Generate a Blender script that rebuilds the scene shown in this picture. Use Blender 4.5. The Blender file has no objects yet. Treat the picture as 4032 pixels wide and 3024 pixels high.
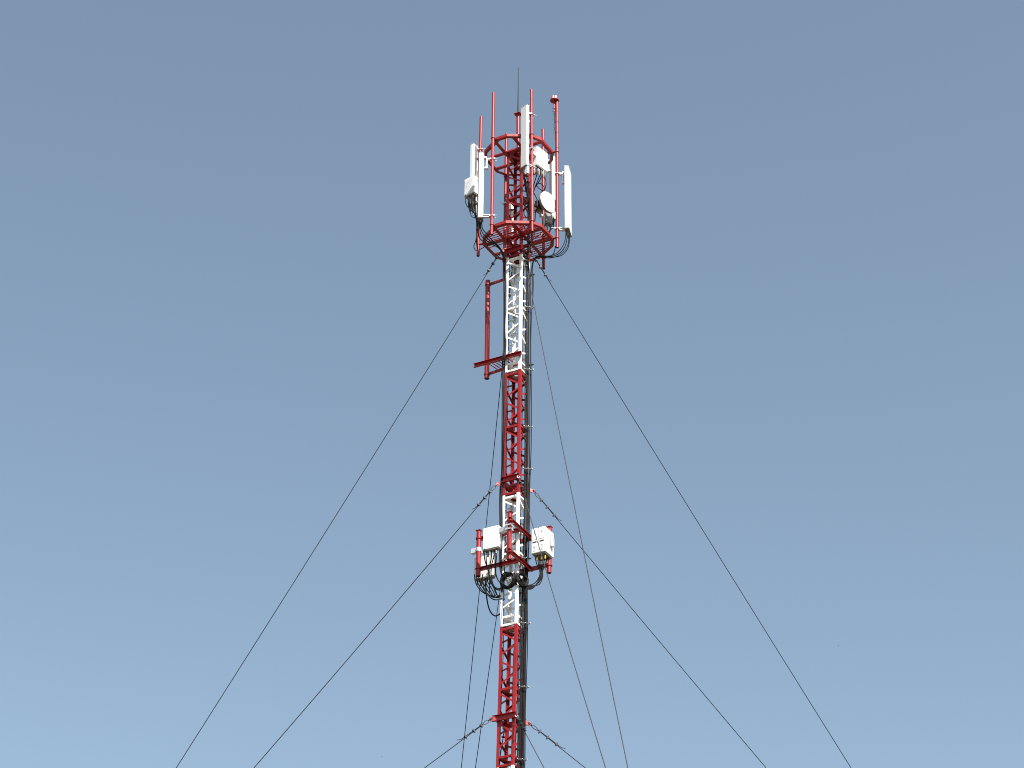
import bpy, math, random
from mathutils import Vector, Matrix

random.seed(7)
sc = bpy.context.scene
V = Vector
rad = math.radians

# ------------------------------------------------------------------ camera
FPX, PITCH, ROLL, DIST = 8624.0, rad(31.0), 0.008, 44.0
cr = V((1, 0, 0)); cf = V((0, math.cos(PITCH), math.sin(PITCH))); cu = V((0, -math.sin(PITCH), math.cos(PITCH)))
cr2 = cr * math.cos(ROLL) + cu * math.sin(ROLL)
cu2 = cu * math.cos(ROLL) - cr * math.sin(ROLL)
CAM = V((0, -DIST, 0))
cam = bpy.data.cameras.new('camera')
cam.sensor_width = 36.0
cam.lens = FPX / 4032 * 36.0
cam.clip_end = 20000
camo = bpy.data.objects.new('camera', cam)
sc.collection.objects.link(camo)
camo.matrix_world = Matrix((
    (cr2.x, cu2.x, -cf.x, CAM.x), (cr2.y, cu2.y, -cf.y, CAM.y), (cr2.z, cu2.z, -cf.z, CAM.z), (0, 0, 0, 1)))
sc.camera = camo

# ------------------------------------------------------------------ sky, sun, exposure
SUN_AZ, SUN_EL = rad(28), rad(50)          # azimuth: to the right of straight-behind-the-camera
sun_dir = V((math.sin(SUN_AZ) * math.cos(SUN_EL), -math.cos(SUN_AZ) * math.cos(SUN_EL), math.sin(SUN_EL)))
w = bpy.data.worlds.new('World'); sc.world = w; w.use_nodes = True
nt = w.node_tree; nt.nodes.clear()
sky = nt.nodes.new('ShaderNodeTexSky'); sky.sky_type = 'NISHITA'; sky.sun_disc = False
sky.sun_elevation = SUN_EL
sky.sun_rotation = math.pi - SUN_AZ
sky.altitude = 0; sky.air_density = 1.0; sky.dust_density = 2.3; sky.ozone_density = 1.0
hsv = nt.nodes.new('ShaderNodeHueSaturation'); hsv.inputs['Saturation'].default_value = 0.84; hsv.inputs['Hue'].default_value = 0.486
bg = nt.nodes.new('ShaderNodeBackground'); bg.inputs['Strength'].default_value = 0.0835
wo = nt.nodes.new('ShaderNodeOutputWorld')
nt.links.new(sky.outputs[0], hsv.inputs['Color']); nt.links.new(hsv.outputs[0], bg.inputs[0]); nt.links.new(bg.outputs[0], wo.inputs[0])
sl = bpy.data.lights.new('sun', 'SUN'); sl.energy = 5.0; sl.angle = rad(0.53); sl.color = (1.0, 0.955, 0.89)
so = bpy.data.objects.new('sun', sl); sc.collection.objects.link(so)
so.rotation_euler = (-sun_dir).to_track_quat('-Z', 'Y').to_euler(); so.location = (30, -40, 60)
vs = sc.view_settings
vs.view_transform = 'Standard'; vs.look = 'None'; vs.gamma = 1.0; vs.use_curve_mapping = False
vs.exposure = 1.1
sc.cycles.max_bounces = 6
sc.cycles.pixel_filter_type = 'BLACKMAN_HARRIS'; sc.cycles.filter_width = 1.0

# ------------------------------------------------------------------ materials
def mat(name, col, rough=0.5, metal=0.0, var=0.12, scale=6.0, col2=None, amt2=0.0, scale2=3.0, bump=0.0, spec=0.5, streak=False):
    m = bpy.data.materials.new(name); m.use_nodes = True
    t = m.node_tree; b = t.nodes['Principled BSDF']
    b.inputs['Roughness'].default_value = rough; b.inputs['Metallic'].default_value = metal
    b.inputs['Specular IOR Level'].default_value = spec
    tc = t.nodes.new('ShaderNodeTexCoord')
    n = t.nodes.new('ShaderNodeTexNoise'); n.inputs['Scale'].default_value = scale; n.inputs['Detail'].default_value = 5
    t.links.new(tc.outputs['Object'], n.inputs['Vector'])
    mx = t.nodes.new('ShaderNodeMix'); mx.data_type = 'RGBA'
    mx.inputs[6].default_value = (*[c * (1 - var) for c in col], 1)
    mx.inputs[7].default_value = (*[min(1, c * (1 + var)) for c in col], 1)
    t.links.new(n.outputs['Fac'], mx.inputs[0])
    out = mx.outputs[2]
    if col2:
        mp = t.nodes.new('ShaderNodeMapping'); mp.inputs['Scale'].default_value = (1, 1, 0.18 if streak else 1)
        t.links.new(tc.outputs['Object'], mp.inputs['Vector'])
        n2 = t.nodes.new('ShaderNodeTexNoise'); n2.inputs['Scale'].default_value = scale2; n2.inputs['Detail'].default_value = 8
        n2.inputs['Roughness'].default_value = 0.65
        t.links.new(mp.outputs[0], n2.inputs['Vector'])
        r = t.nodes.new('ShaderNodeValToRGB')
        r.color_ramp.elements[0].position = 0.62 - amt2 * 0.3; r.color_ramp.elements[0].color = (0, 0, 0, 1)
        r.color_ramp.elements[1].position = 0.86 - amt2 * 0.3; r.color_ramp.elements[1].color = (1, 1, 1, 1)
        t.links.new(n2.outputs['Fac'], r.inputs[0])
        mx2 = t.nodes.new('ShaderNodeMix'); mx2.data_type = 'RGBA'
        t.links.new(r.outputs[0], mx2.inputs[0]); t.links.new(out, mx2.inputs[6])
        mx2.inputs[7].default_value = (*col2, 1)
        out = mx2.outputs[2]
    t.links.new(out, b.inputs['Base Color'])
    rr = t.nodes.new('ShaderNodeMapRange'); rr.inputs['To Min'].default_value = max(0.05, rough - 0.08); rr.inputs['To Max'].default_value = rough + 0.12
    t.links.new(n.outputs['Fac'], rr.inputs['Value']); t.links.new(rr.outputs[0], b.inputs['Roughness'])
    if bump:
        bp = t.nodes.new('ShaderNodeBump'); bp.inputs['Strength'].default_value = bump; bp.inputs['Distance'].default_value = 0.004
        n3 = t.nodes.new('ShaderNodeTexNoise'); n3.inputs['Scale'].default_value = 60
        t.links.new(tc.outputs['Object'], n3.inputs['Vector']); t.links.new(n3.outputs['Fac'], bp.inputs['Height'])
        t.links.new(bp.outputs[0], b.inputs['Normal'])
    return m

M = {
    'red': mat('red_paint', (0.25, 0.0055, 0.0065), 0.42, var=0.16, scale=9, col2=(0.17, 0.012, 0.010), amt2=0.40, scale2=7, bump=0.15, streak=True),
    'white': mat('white_paint', (0.72, 0.72, 0.71), 0.45, var=0.05, scale=9, col2=(0.33, 0.29, 0.25), amt2=0.34, scale2=6, bump=0.1, streak=True),
    'radome': mat('radome_plastic', (0.60, 0.61, 0.60), 0.42, var=0.03, scale=4, col2=(0.55, 0.53, 0.46), amt2=0.15, scale2=4, streak=True),
    'housing': mat('housing_paint', (0.64, 0.65, 0.655), 0.5, var=0.05, scale=8, col2=(0.44, 0.44, 0.42), amt2=0.2, scale2=6),
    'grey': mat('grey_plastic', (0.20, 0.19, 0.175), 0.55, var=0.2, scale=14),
    'dark': mat('dark_steel', (0.022, 0.022, 0.023), 0.55, metal=0.1, var=0.25, scale=18),
    'galv': mat('galvanised_steel', (0.62, 0.63, 0.64), 0.42, metal=0.55, var=0.12, scale=25),
    'rope': mat('steel_rope', (0.010, 0.011, 0.014), 0.75, metal=0.0, var=0.2, scale=30, spec=0.2),
    'lit_rope_and_rod': mat('sunlit_rope_and_rod_steel', (0.032, 0.032, 0.036), 0.7, var=0.2, scale=30, spec=0.3),  # sunlight on the front guys put into a lighter rope colour; rod shares it
    'cable': mat('black_cable', (0.006, 0.006, 0.0062), 0.5, var=0.3, scale=12, spec=0.16, col2=(0.035, 0.032, 0.026), amt2=0.12, scale2=5),
    'brass': mat('brass', (0.62, 0.40, 0.09), 0.35, metal=0.6, var=0.1, scale=20),
    'void': mat('pipe_bore', (0.02, 0.012, 0.012), 0.8, var=0.1),
    'slot': mat('black_slot', (0.015, 0.015, 0.015), 0.6, var=0.1),
    'print': mat('grey_print', (0.50, 0.51, 0.52), 0.6, var=0.2, scale=60),
    'lens': mat('red_lens', (0.55, 0.05, 0.05), 0.15, var=0.05),
    'concrete': mat('concrete', (0.38, 0.37, 0.35), 0.9, var=0.2, scale=5, bump=0.4),
    'ground': mat('dry_grass', (0.075, 0.07, 0.04), 0.95, var=0.35, scale=0.35, col2=(0.12, 0.10, 0.065), amt2=0.4, scale2=0.08),
    'feather': mat('dark_feathers', (0.03, 0.03, 0.033), 0.7, var=0.2, scale=30),
}

# ------------------------------------------------------------------ geometry helpers
def ray(px, py):
    return cf + cr2 * ((px - 2016) / FPX) - cu2 * ((py - 1512) / FPX)
def P(px, py, Y=0.0):
    """the place in the world seen at a photograph pixel, at depth Y behind (+) or before (-) the mast's axis"""
    d = ray(px, py); return CAM + d * ((Y - CAM.y) / d.y)
def PZ(px, py, Z):
    d = ray(px, py); return CAM + d * ((Z - CAM.z) / d.z)

origin = {}
def link(o, parent=None):
    sc.collection.objects.link(o)
    if parent: o.parent = parent
    return o
def thing(name, label, cat, loc, group=None):
    o = bpy.data.objects.new(name, None); o.location = loc; o.empty_display_size = 0.2
    link(o); o['label'] = label; o['category'] = cat
    if group: o['group'] = group
    origin[o.name] = V(loc)
    return o

class MB:
    def __init__(s): s.v = []; s.f = []; s.sm = []
    def add(s, vs_, fs, smooth=False):
        n = len(s.v); s.v += [V(p) for p in vs_]
        for f in fs:
            s.f.append([i + n for i in f]); s.sm.append(smooth)
    def prism(s, prof, p0, p1, a, b):
        """extrude a 2-D profile (units of a and b) from p0 to p1"""
        p0, p1, a, b = V(p0), V(p1), V(a), V(b)
        n = len(prof)
        if a.cross(b).dot(p1 - p0) < 0: prof = prof[::-1]
        vs_ = [p0 + a * x + b * y for x, y in prof] + [p1 + a * x + b * y for x, y in prof]
        fs = [[i, (i + 1) % n, n + (i + 1) % n, n + i] for i in range(n)]
        fs += [list(range(n))[::-1], [n + i for i in range(n)]]
        s.add(vs_, fs); return s
    def box(s, c, a, b, d):
        """box about centre c with half-extent vectors a, b, d"""
        c, a, b, d = V(c), V(a), V(b), V(d)
        if a.cross(b).dot(d) < 0: a = -a
        vs_ = [c + a * x + b * y + d * z for z in (-1, 1) for y in (-1, 1) for x in (-1, 1)]
        s.add(vs_, [[0, 2, 3, 1], [4, 5, 7, 6], [0, 1, 5, 4], [2, 6, 7, 3], [0, 4, 6, 2], [1, 3, 7, 5]]); return s
    def bbox(s, c, a, b, d, r=0.008):
        """box with chamfered vertical (d) edges and slightly chamfered ends"""
        c, a, b, d = V(c), V(a), V(b), V(d)
        la, lb, ld = a.length, b.length, d.length
        ua, ub, ud = a / la, b / lb, d / ld
        if ua.cross(ub).dot(ud) < 0: ua = -ua
        def ring(k, z):
            A, B = la - k, lb - k
            q = [(A, -B + r), (A, B - r), (A - r, B), (-A + r, B), (-A, B - r), (-A, -B + r), (-A + r, -B), (A - r, -B)]
            return [c + ua * x + ub * y + ud * z for x, y in q]
        rings = [ring(r * .7, -ld), ring(0, -ld + r * .7), ring(0, ld - r * .7), ring(r * .7, ld)]
        vs_ = sum(rings, []); fs = []
        for k in range(3):
            for i in range(8):
                j = (i + 1) % 8; fs.append([k * 8 + i, k * 8 + j, k * 8 + 8 + j, k * 8 + 8 + i])
        fs += [list(range(8))[::-1], [24 + i for i in range(8)]]
        s.add(vs_, fs); return s
    def tube(s, pts, r, n=10, cap=True, closed=False):
        pts = [V(p) for p in pts]; m = len(pts)
        rr = r if isinstance(r, (list, tuple)) else [r] * m
        tang = []
        for i in range(m):
            if closed: t = pts[(i + 1) % m] - pts[(i - 1) % m]
            else: t = pts[min(i + 1, m - 1)] - pts[max(i - 1, 0)]
            tang.append(t.normalized())
        up = V((0, 0, 1)) if abs(tang[0].z) < 0.9 else V((1, 0, 0))
        a = (up - tang[0] * up.dot(tang[0])).normalized()
        vs_ = []
        for i in range(m):
            a = (a - tang[i] * a.dot(tang[i])).normalized(); b = tang[i].cross(a)
            for k in range(n):
                an = 2 * math.pi * k / n
                vs_.append(pts[i] + (a * math.cos(an) + b * math.sin(an)) * rr[i])
        fs = []
        for i in range(m if closed else m - 1):
            j = (i + 1) % m
            for k in range(n):
                l = (k + 1) % n; fs.append([i * n + k, i * n + l, j * n + l, j * n + k])
        s.add(vs_, fs, True)
        if cap and not closed:
            s.add(vs_[:n], [list(range(n))[::-1]]); s.add(vs_[-n:], [list(range(n))])
        return s
    def lathe(s, c, axis, prof, n=16, smooth=True):
        """profile of (distance along axis, radius)"""
        c, ax = V(c), V(axis).normalized()
        up = V((0, 0, 1)) if abs(ax.z) < 0.9 else V((1, 0, 0))
        a = (up - ax * up.dot(ax)).normalized(); b = ax.cross(a)
        for (t0, r0), (t1, r1) in zip(prof[:-1], prof[1:]):
            vs_ = []
            for t, r in ((t0, r0), (t1, r1)):
                for k in range(n):
                    an = 2 * math.pi * k / n
                    vs_.append(c + ax * t + (a * math.cos(an) + b * math.sin(an)) * max(r, 1e-4))
            s.add(vs_, [[k, (k + 1) % n, n + (k + 1) % n, n + k] for k in range(n)], smooth)
        return s
    def build(s, name, m, parent=None, label=None, cat=None, group=None, kind=None):
        me = bpy.data.meshes.new(name)
        o0 = origin[parent.name] if parent else (sum(s.v, V()) / len(s.v) if cat else V())
        me.from_pydata([tuple(p - o0) for p in s.v], [], s.f)
        me.polygons.foreach_set('use_smooth', s.sm); me.update()
        me.materials.append(M[m] if isinstance(m, str) else m)
        o = bpy.data.objects.new(name, me); link(o, parent)
        if not parent: o.location = o0
        origin[o.name] = o0
        if label: o['label'] = label
        if cat: o['category'] = cat
        if group: o['group'] = group
        if kind: o['kind'] = kind
        return o

def smooth_path(pts, k=5):
    pts = [V(p) for p in pts]; out = []
    q = [pts[0] * 2 - pts[1]] + pts + [pts[-1] * 2 - pts[-2]]
    for i in range(1, len(q) - 2):
        p0, p1, p2, p3 = q[i - 1:i + 3]
        for j in range(k):
            t = j / k
            out.append(0.5 * ((2 * p1) + (p2 - p0) * t + (2 * p0 - 5 * p1 + 4 * p2 - p3) * t * t + (3 * p1 - p0 - 3 * p2 + p3) * t ** 3))
    return out + [pts[-1]]

def Lprof(w1, w2, t): return [(0, 0), (w1, 0), (w1, t), (t, t), (t, w2), (0, w2)]
def Cprof(h, fl, t): return [(-h, 0), (h, 0), (h, fl), (h - t, fl), (h - t, t), (-h + t, t), (-h + t, fl), (-h, fl)]
Z = V((0, 0, 1))

# ------------------------------------------------------------------ the mast's own frame
TH = rad(28)
e1 = V((math.cos(TH), -math.sin(TH), 0)); e2 = V((math.sin(TH), math.cos(TH), 0))
W = 0.42
AXT = [(33.6, .113), (33.2, .113), (29.16, .128), (25.83, .108), (23.8, .096), (20.3, .067), (17.1, .010), (9.0, -.13)]
def AX(z):
    for (z0, x0), (z1, x1) in zip(AXT[:-1], AXT[1:]):
        if z >= z1: return x0 + (x1 - x0) * (z0 - z) / (z0 - z1)
    return AXT[-1][1]
OFF = {'L': (-1, -1), 'F': (1, -1), 'R': (1, 1), 'B': (-1, 1)}
def corner(k, z, grow=0.0):
    i, j = OFF[k]; h = W / 2 + grow
    return V((AX(z), 0, z)) + e1 * (i * h) + e2 * (j * h)
GZ = 9.1                                        # hilltop on which the mast stands
FACES = [('L', 'F', -e2), ('F', 'R', e1), ('R', 'B', e2), ('B', 'L', -e1)]

# ------------------------------------------------------------------ ground
def ground():
    n, S = 120, 6000.0
    vs_, fs = [], []
    def gpos(i):
        t = 2 * i / n - 1
        return math.copysign(abs(t) ** 3.2 * S + abs(t) * 60, t)
    for j in range(n + 1):
        for i in range(n + 1):
            x, y = gpos(i), gpos(j)
            d = math.hypot(x, y)
            t = min(1, max(0, (d - 14) / 24)); t = t * t * (3 - 2 * t)
            z = GZ + (-1.65 - GZ) * t + 0.12 * math.sin(x * .21 + 1.3) * math.cos(y * .17) * min(1, max(0, (d - 3) / 10))
            vs_.append((x, y, z))
    for j in range(n):
        for i in range(n):
            a = j * (n + 1) + i; fs.append([a, a + 1, a + n + 2, a + n + 1])
    b = MB(); b.add(vs_, fs, True)
    b.build('ground', 'ground', kind='structure')
ground()
b = MB(); b.bbox((AX(GZ), 0, GZ + .15), e1 * .7, e2 * .7, Z * .35, .03)
b.build('mast_foundation', 'concrete', None, 'square concrete foundation block under the lattice mast', 'foundation')

# ------------------------------------------------------------------ lattice mast
ZT, SEC = 29.95, 3.26
mast = thing('lattice_mast', 'tall slim square lattice mast in red and white bands, held by steel guys', 'mast', (AX(GZ), 0, GZ + .5))
BARS = [.013, .449, .926, .986]
DIAG = [(.04, .12, 0), (.145, .205, 1), (.25, .327, 0), (.352, .418, 1), (.48, .564, 0), (.593, .667, 1), (.693, .778, 0), (.807, .866, 1)]
def leg_mesh(mb, k, z0, z1):
    i, j = OFF[k]; ins = (-e1 * i, -e2 * j)
    mb.prism(Lprof(.063, .063, .007), corner(k, z1), corner(k, z0), ins[0], ins[1])
def face_bar(mb, ka, kb, n, za, zb, wid, ina=.012):
    pa, pb = corner(ka, za, -ina), corner(kb, zb, -ina)
    d = (pb - pa).normalized(); q = n.cross(d).normalized()
    if q.z > 0: q = -q
    mb.prism(Lprof(wid, wid * .85, .005), pa + d * .012 - q * wid / 2, pb - d * .012 - q * wid / 2, q, -n)
def diaphragm(mb, z, hole=.105):
    h = W / 2 - .012; c = V((AX(z), 0, z)); n = 24; out, inn = [], []
    for k in range(n):
        a = 2 * math.pi * (k + .5) / n; x, y = math.cos(a), math.sin(a); m = max(abs(x), abs(y))
        out.append(c + e1 * (x / m * h) + e2 * (y / m * h)); inn.append(c + e1 * x * hole + e2 * y * hole)
    vs_ = out + inn + [p + Z * .008 for p in out] + [p + Z * .008 for p in inn]; fs = []
    for k in range(n):
        l = (k + 1) % n
        fs += [[k, n + k, n + l, l], [2 * n + k, 2 * n + l, 3 * n + l, 3 * n + k], [k, l, 2 * n + l, 2 * n + k], [n + k, 3 * n + k, 3 * n + l, n + l]]
    mb.add(vs_, fs)
def section(z1, z0, m, label=None):
    g = .004
    z1 -= g; z0 += g; H = z1 - z0
    sm = MB(); diaphragm(sm, z1 - H * BARS[0] - .02)
    s = sm.build('mast_section', m, mast, label)
    for t in BARS[1:]:
        q = MB(); diaphragm(q, z1 - H * t - .02); q.build('diaphragm', m, s)
    for k in 'LFRB':
        q = MB(); leg_mesh(q, k, z0, z1); q.build('leg', m, s)
    for (ka, kb, n) in FACES:
        for t in BARS:
            q = MB(); face_bar(q, ka, kb, n, z1 - H * t - .022, z1 - H * t - .022, .05, .0135); q.build('crossbar', m, s)
        for ta, tb, side in DIAG:
            q = MB(); a, c = (ka, kb) if not side else (kb, ka)
            face_bar(q, a, c, n, z1 - H * ta, z1 - H * tb, .041); q.build('brace', m, s)
    return s
section(33.18, ZT, 'red', 'topmost red section inside the antenna cage')
for i in range(5):
    section(ZT - SEC * i, ZT - SEC * (i + 1), 'white' if i % 2 == 0 else 'red', ('white' if i % 2 == 0 else 'red') + ' lattice section')
q = MB()
zz = ZT - SEC * 5; i = 5
while zz > GZ + .6:                               # below the frame: two more bands down to the foundation
    z0 = max(GZ + .5, zz - SEC); H = zz - z0
    q = MB()
    for k in 'LFRB': leg_mesh(q, k, z0 + .004, zz - .004)
    for (ka, kb, n) in FACES:
        for t in BARS: face_bar(q, ka, kb, n, zz - H * t - .02, zz - H * t - .02, .05, .0135)
        for ta, tb, side in DIAG:
            a, c = (ka, kb) if not side else (kb, ka); face_bar(q, a, c, n, zz - H * ta, zz - H * tb, .036)
    q.build('lower_lattice', 'red' if i % 2 else 'white', mast, kind='stuff')
    zz = z0; i += 1
# centre pole on the mast head
pb = V((AX(33.2), .02, 33.0)); pt = P(2040, 452, 0.0)
q = MB(); q.tube([pb, pt], .044, 14); pole = q.build('head_pole', 'red', mast)
q = MB(); q.box(pt + Z * .012, e1 * .085, e2 * .085, Z * .008); q.build('pole_plate', 'red', pole)
q = MB(); diaphragm(q, 33.19, .05); q.build('head_plate', 'red', mast)
q = MB(); q.tube([pt + Z * .02, pt + Z * .25, P(2041, 330, 0), P(2041, 266, 0)], [.021, .019, .014, .010], 8)
rod = thing('lightning_rod', 'thin bare metal lightning rod standing on the highest red pole', 'lightning rod', pt + Z * .02)
q.build('rod', 'lit_rope_and_rod', rod)
q = MB(); q.lathe(pt + Z * .02, Z, [(0, .03), (.06, .03), (.08, .02)], 8); q.build('socket', 'dark', rod)

# ------------------------------------------------------------------ antenna platform: two hexagonal rings and six pipes
zp = P(2038, 955, 0).z; zr = P(2040, 616, 0).z
cx = V((AX(zp), 0, 0))
plat = thing('antenna_platform', 'red hexagonal antenna cage with grating floor around the mast head', 'platform', (AX(zp), 0, zp))
HEX0 = rad(-119)
def hexpts(z, r=.87, half=.135):
    out = []
    for k in range(6):
        a = HEX0 + k * math.pi / 3
        c = V((math.cos(a), math.sin(a), 0)); t = V((-math.sin(a), math.cos(a), 0))
        out += [cx + c * r - t * half + Z * z, cx + c * r + t * half + Z * z]
    return out
def clip_line(p, d, poly):
    """entry and exit of a line through a convex polygon"""
    t0, t1 = -9, 9; n = len(poly)
    for i in range(n):
        a, b2 = poly[i], poly[(i + 1) % n]; ed = b2 - a; nn = V((ed.y, -ed.x, 0)).normalized()
        den = nn.dot(d); num = nn.dot(a - p)
        if abs(den) < 1e-9: continue
        t = num / den
        if den > 0: t1 = min(t1, t)
        else: t0 = max(t0, t)
    return t0, t1
def ring_frame(z, names):
    hp = hexpts(z)
    for i in range(12):
        a, b2 = hp[i], hp[(i + 1) % 12]
        d = (b2 - a).normalized(); outw = V((d.y, -d.x, 0))
        q = MB(); ov = .004
        # angle section: smooth vertical web outside, flange along the bottom inwards
        dz = .0015 if i % 2 else 0
        q.prism(Lprof(.085, .075, .006), a - d * ov + Z * dz - outw * dz, b2 + d * ov + Z * dz - outw * dz, -outw, Z)
        q.build(names, 'red', plat)
    poly = hexpts(z, .86)
    for base, d, nn in ((corner('L', z, .03), e1, -e2), (corner('B', z, .03), e1, e2), (corner('L', z, .03), e2, -e1), (corner('F', z, .03), e2, e1)):
        t0, t1 = clip_line(base, d, poly)
        q = MB(); lift = .008 if d is e1 else .016
        q.prism([(-.042, 0), (.042, 0), (.042, .006), (.003, .006), (.003, .07), (-.003, .07), (-.003, .006), (-.042, .006)],
                base + d * t0 + Z * lift, base + d * t1 + Z * lift, nn, Z)
        q.build('cross_beam', 'red', plat)
ring_frame(zp, 'floor_ring_beam')
ring_frame(zr, 'top_ring_beam')
# floor grating: rods along e1, open over the mast and over a hatch at the left rear
poly = hexpts(zp, .83)
s = -.92
while s < .95:
    base = cx + e2 * s + Z * (zp + .088)
    t0, t1 = clip_line(base, e1, poly)
    segs = []
    if t1 - t0 > .15:
        if abs(s) < W / 2 + .03: segs = [(t0, -W / 2 - .04), (W / 2 + .04, t1)]
        else: segs = [(t0, t1)]
        if .05 < s < .52: segs = [(max(a, -W / 2 - .0), b2) if a < -W / 2 else (a, b2) for a, b2 in segs]   # hatch
    for a, b2 in segs:
        if b2 - a > .08:
            q = MB(); q.tube([base + e1 * a, base + e1 * b2], .0125, 6); q.build('grating_bar', 'red', plat)
    s += .082
# pipes
PIPES = {  # clamp pixel on the floor ring, top pixel, bottom pixel
    'A': ((1936, 889), (1943.5, 366), (1935.5, 924)),
    'B': ((2093, 875), (2092.7, 354), (2095, 911)),
    'C': ((2191, 942), (2192.5, 400), (2194, 975)),
    'D': ((2142, 1022), (2137.7, 510), (2140.8, 1058)),
    'E': ((1984, 1035), (1994, 528), (1985, 1090)),
    'F': ((1882, 967), (1894.4, 460), (1882.5, 1008)),
}
pipe = {}
for k, (cl, tp, bt) in PIPES.items():
    y = PZ(cl[0], cl[1], zp).y
    top, bot = P(tp[0], tp[1], y), P(bt[0], bt[1], y)
    top.y = bot.y = y
    pipe[k] = (bot, top)
    q = MB(); q.tube([bot, top], .0385, 16, cap=False)
    q.tube([top - Z * .002, top], .0385, 16)
    o = q.build('mounting_pipe', 'red', plat)
    q = MB(); q.lathe(bot + Z * .004, -Z, [(0, .034), (.001, 0.0)], 16); q.lathe(bot, Z, [(0, .0385), (0, .034)], 16); q.build('pipe_bore', 'void', o)
    for zc in (zp + .04, zr + .04):
        t = (zc - bot.z) / (top.z - bot.z); c = bot + (top - bot) * t
        q = MB(); q.lathe(c, Z, [(-.016, .0385), (-.016, .052), (.016, .052), (.016, .0385)], 14); q.build('collar', 'red', o)
        rd = V((c.x - cx.x, c.y, 0)).normalized(); tg = Z.cross(rd)
        q = MB(); q.box(c - rd * .075, rd * .055, tg * .035, Z * .012); q.build('pipe_bracket', 'red', o)
def pipe_at(k, z):
    bot, top = pipe[k]; t = (z - bot.z) / (top.z - bot.z); return bot + (top - bot) * t

# ------------------------------------------------------------------ panel antennas
def clamp_on_pipe(parent, k, z, toward, name='clamp', rods=True):
    """galvanised clamp round a mounting pipe, with a plate towards the antenna and threaded rods behind"""
    c = pipe_at(k, z); t = V((toward.x, toward.y, 0)).normalized(); sdir = Z.cross(t)
    q = MB()
    q.box(c + t * .052, t * .012, sdir * .058, Z * .022)
    q.box(c - t * .052, t * .010, sdir * .058, Z * .018)
    for sg in (-1, 1):
        q.tube([c + sdir * (.047 * sg) + t * .05, c + sdir * (.047 * sg) - t * (.10 + .05 * random.random())], .0065, 6)
    return q.build(name, 'galv', parent), c + t * .06
def antenna(label, near, zt, zb, wdir, wid, ddir, dep, pk, back, group='panel antennas round the cage', tilt=0.0, side_cap='grey'):
    """near: plan position of the corner nearest the camera; wdir/ddir run away from it along width and depth; back: direction from antenna to its pipe"""
    c = near + wdir * wid / 2 + ddir * dep / 2; c = V((c.x, c.y, (zt + zb) / 2)); h = (zt - zb) / 2
    t = thing('panel_antenna', label, 'antenna', (c.x, c.y, zb), group)
    lean = V((0, 0, 1)) + back * tilt
    q = MB(); q.bbox(c, wdir * wid / 2, ddir * dep / 2, lean * (h - .012), .016); q.build('radome', 'radome', t)
    q = MB(); q.bbox(c + lean * (h - .006), wdir * (wid / 2 + .003), ddir * (dep / 2 + .003), Z * .006, .004); q.build('end_cap', 'radome', t)
    q = MB(); q.bbox(c - lean * (h - .004), wdir * (wid / 2 + .003), ddir * (dep / 2 + .003), Z * .008, .004); q.build('bottom_cap', side_cap, t)
    nc = max(2, int(wid / .09))
    for i in range(nc):
        p = c + wdir * wid * ((i + .5) / nc - .5) * .8 - Z * (h + .01)
        q = MB(); q.tube([p, p - Z * .045], .012, 8); q.tube([p - Z * .04, p - Z * .10], .017, 8); q.build('connector', 'grey' if i % 2 else 'dark', t)
    for zz_, up in ((zt - .12 - .1 * random.random(), True), (zb + .10, False)):
        cl, pt_ = clamp_on_pipe(t, pk, zz_, V((c.x, c.y, 0)) - V((pipe_at(pk, zz_).x, pipe_at(pk, zz_).y, 0)), 'mount_clamp')
        ap = V((c.x, c.y, zz_)) + back * (min(wid, dep) / 2 * .9)
        sd = Z.cross(back).normalized()
        q = MB()
        if up:   # scissor arm hanging down from the clamp
            hp_ = pt_ + (ap - pt_) * .55; m = hp_ - Z * .27
            q.box((pt_ + hp_) / 2, (hp_ - pt_) / 2, sd * .035, Z * .022)
            q.bbox((hp_ + m) / 2, back * .02, sd * .03, Z * .15, .006)
            q.tube([m - sd * .045, m + sd * .045], .032, 12)
            q.box((m + ap - Z * .27) / 2, (ap - Z * .27 - m) / 2, sd * .03, Z * .018)
            q.box((hp_ + ap) / 2 + Z * .05, (ap - hp_) / 2, sd * .03, Z * .016)
        else:
            q.box((pt_ + ap) / 2 + Z * .03, (ap - pt_) / 2, sd * .04, Z * .006)
            q.box((pt_ + ap) / 2 - Z * .03, (ap - pt_) / 2, sd * .04, Z * .006)
        q.build('tilt_arm', 'galv', t)
    return t
def rowz(px, py, y): return P(px, py, y).z
def plan(px, py, y):
    p = P(px, py, y); return V((p.x, p.y, 0))
yA, yB, yC, yD, yE, yF = (pipe[k][0].y for k in 'ABCDEF')
def dirv(x, y): return V((x, y, 0)).normalized()
# A: thin side turned to the camera, facing left
y = yA - .10
antenna('white panel antenna seen edge on at front left, in front of the radio box', plan(1904, 700, y), rowz(1896, 598, y), rowz(1890, 855, y), dirv(.05, 1), .20, dirv(-1, .05), .125, 'A', dirv(1, 0))
y = yB - .24
antenna('highest white panel antenna at the centre, beside the lightning rod', plan(2073, 530, y), rowz(2072, 409, y), rowz(2074, 648, y), dirv(-.67, .74), .215, dirv(.74, .67), .10, 'B', dirv(.74, .67))
y = yC - .20
antenna('wide white panel antenna at far right, facing right', plan(2240, 770, y), rowz(2240, 650, y), rowz(2240, 897, y), dirv(.19, .98), .40, dirv(-.98, .19), .118, 'C', dirv(-.98, .19))
y = yD - .05
antenna('white panel antenna behind the dish and the right corner pipe', plan(2173, 700, y), rowz(2176, 612, y), rowz(2176, 862, y), dirv(-.25, .97), .26, dirv(.97, .25), .095, 'D', dirv(-.97, -.25))
y = yE + .02
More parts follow.
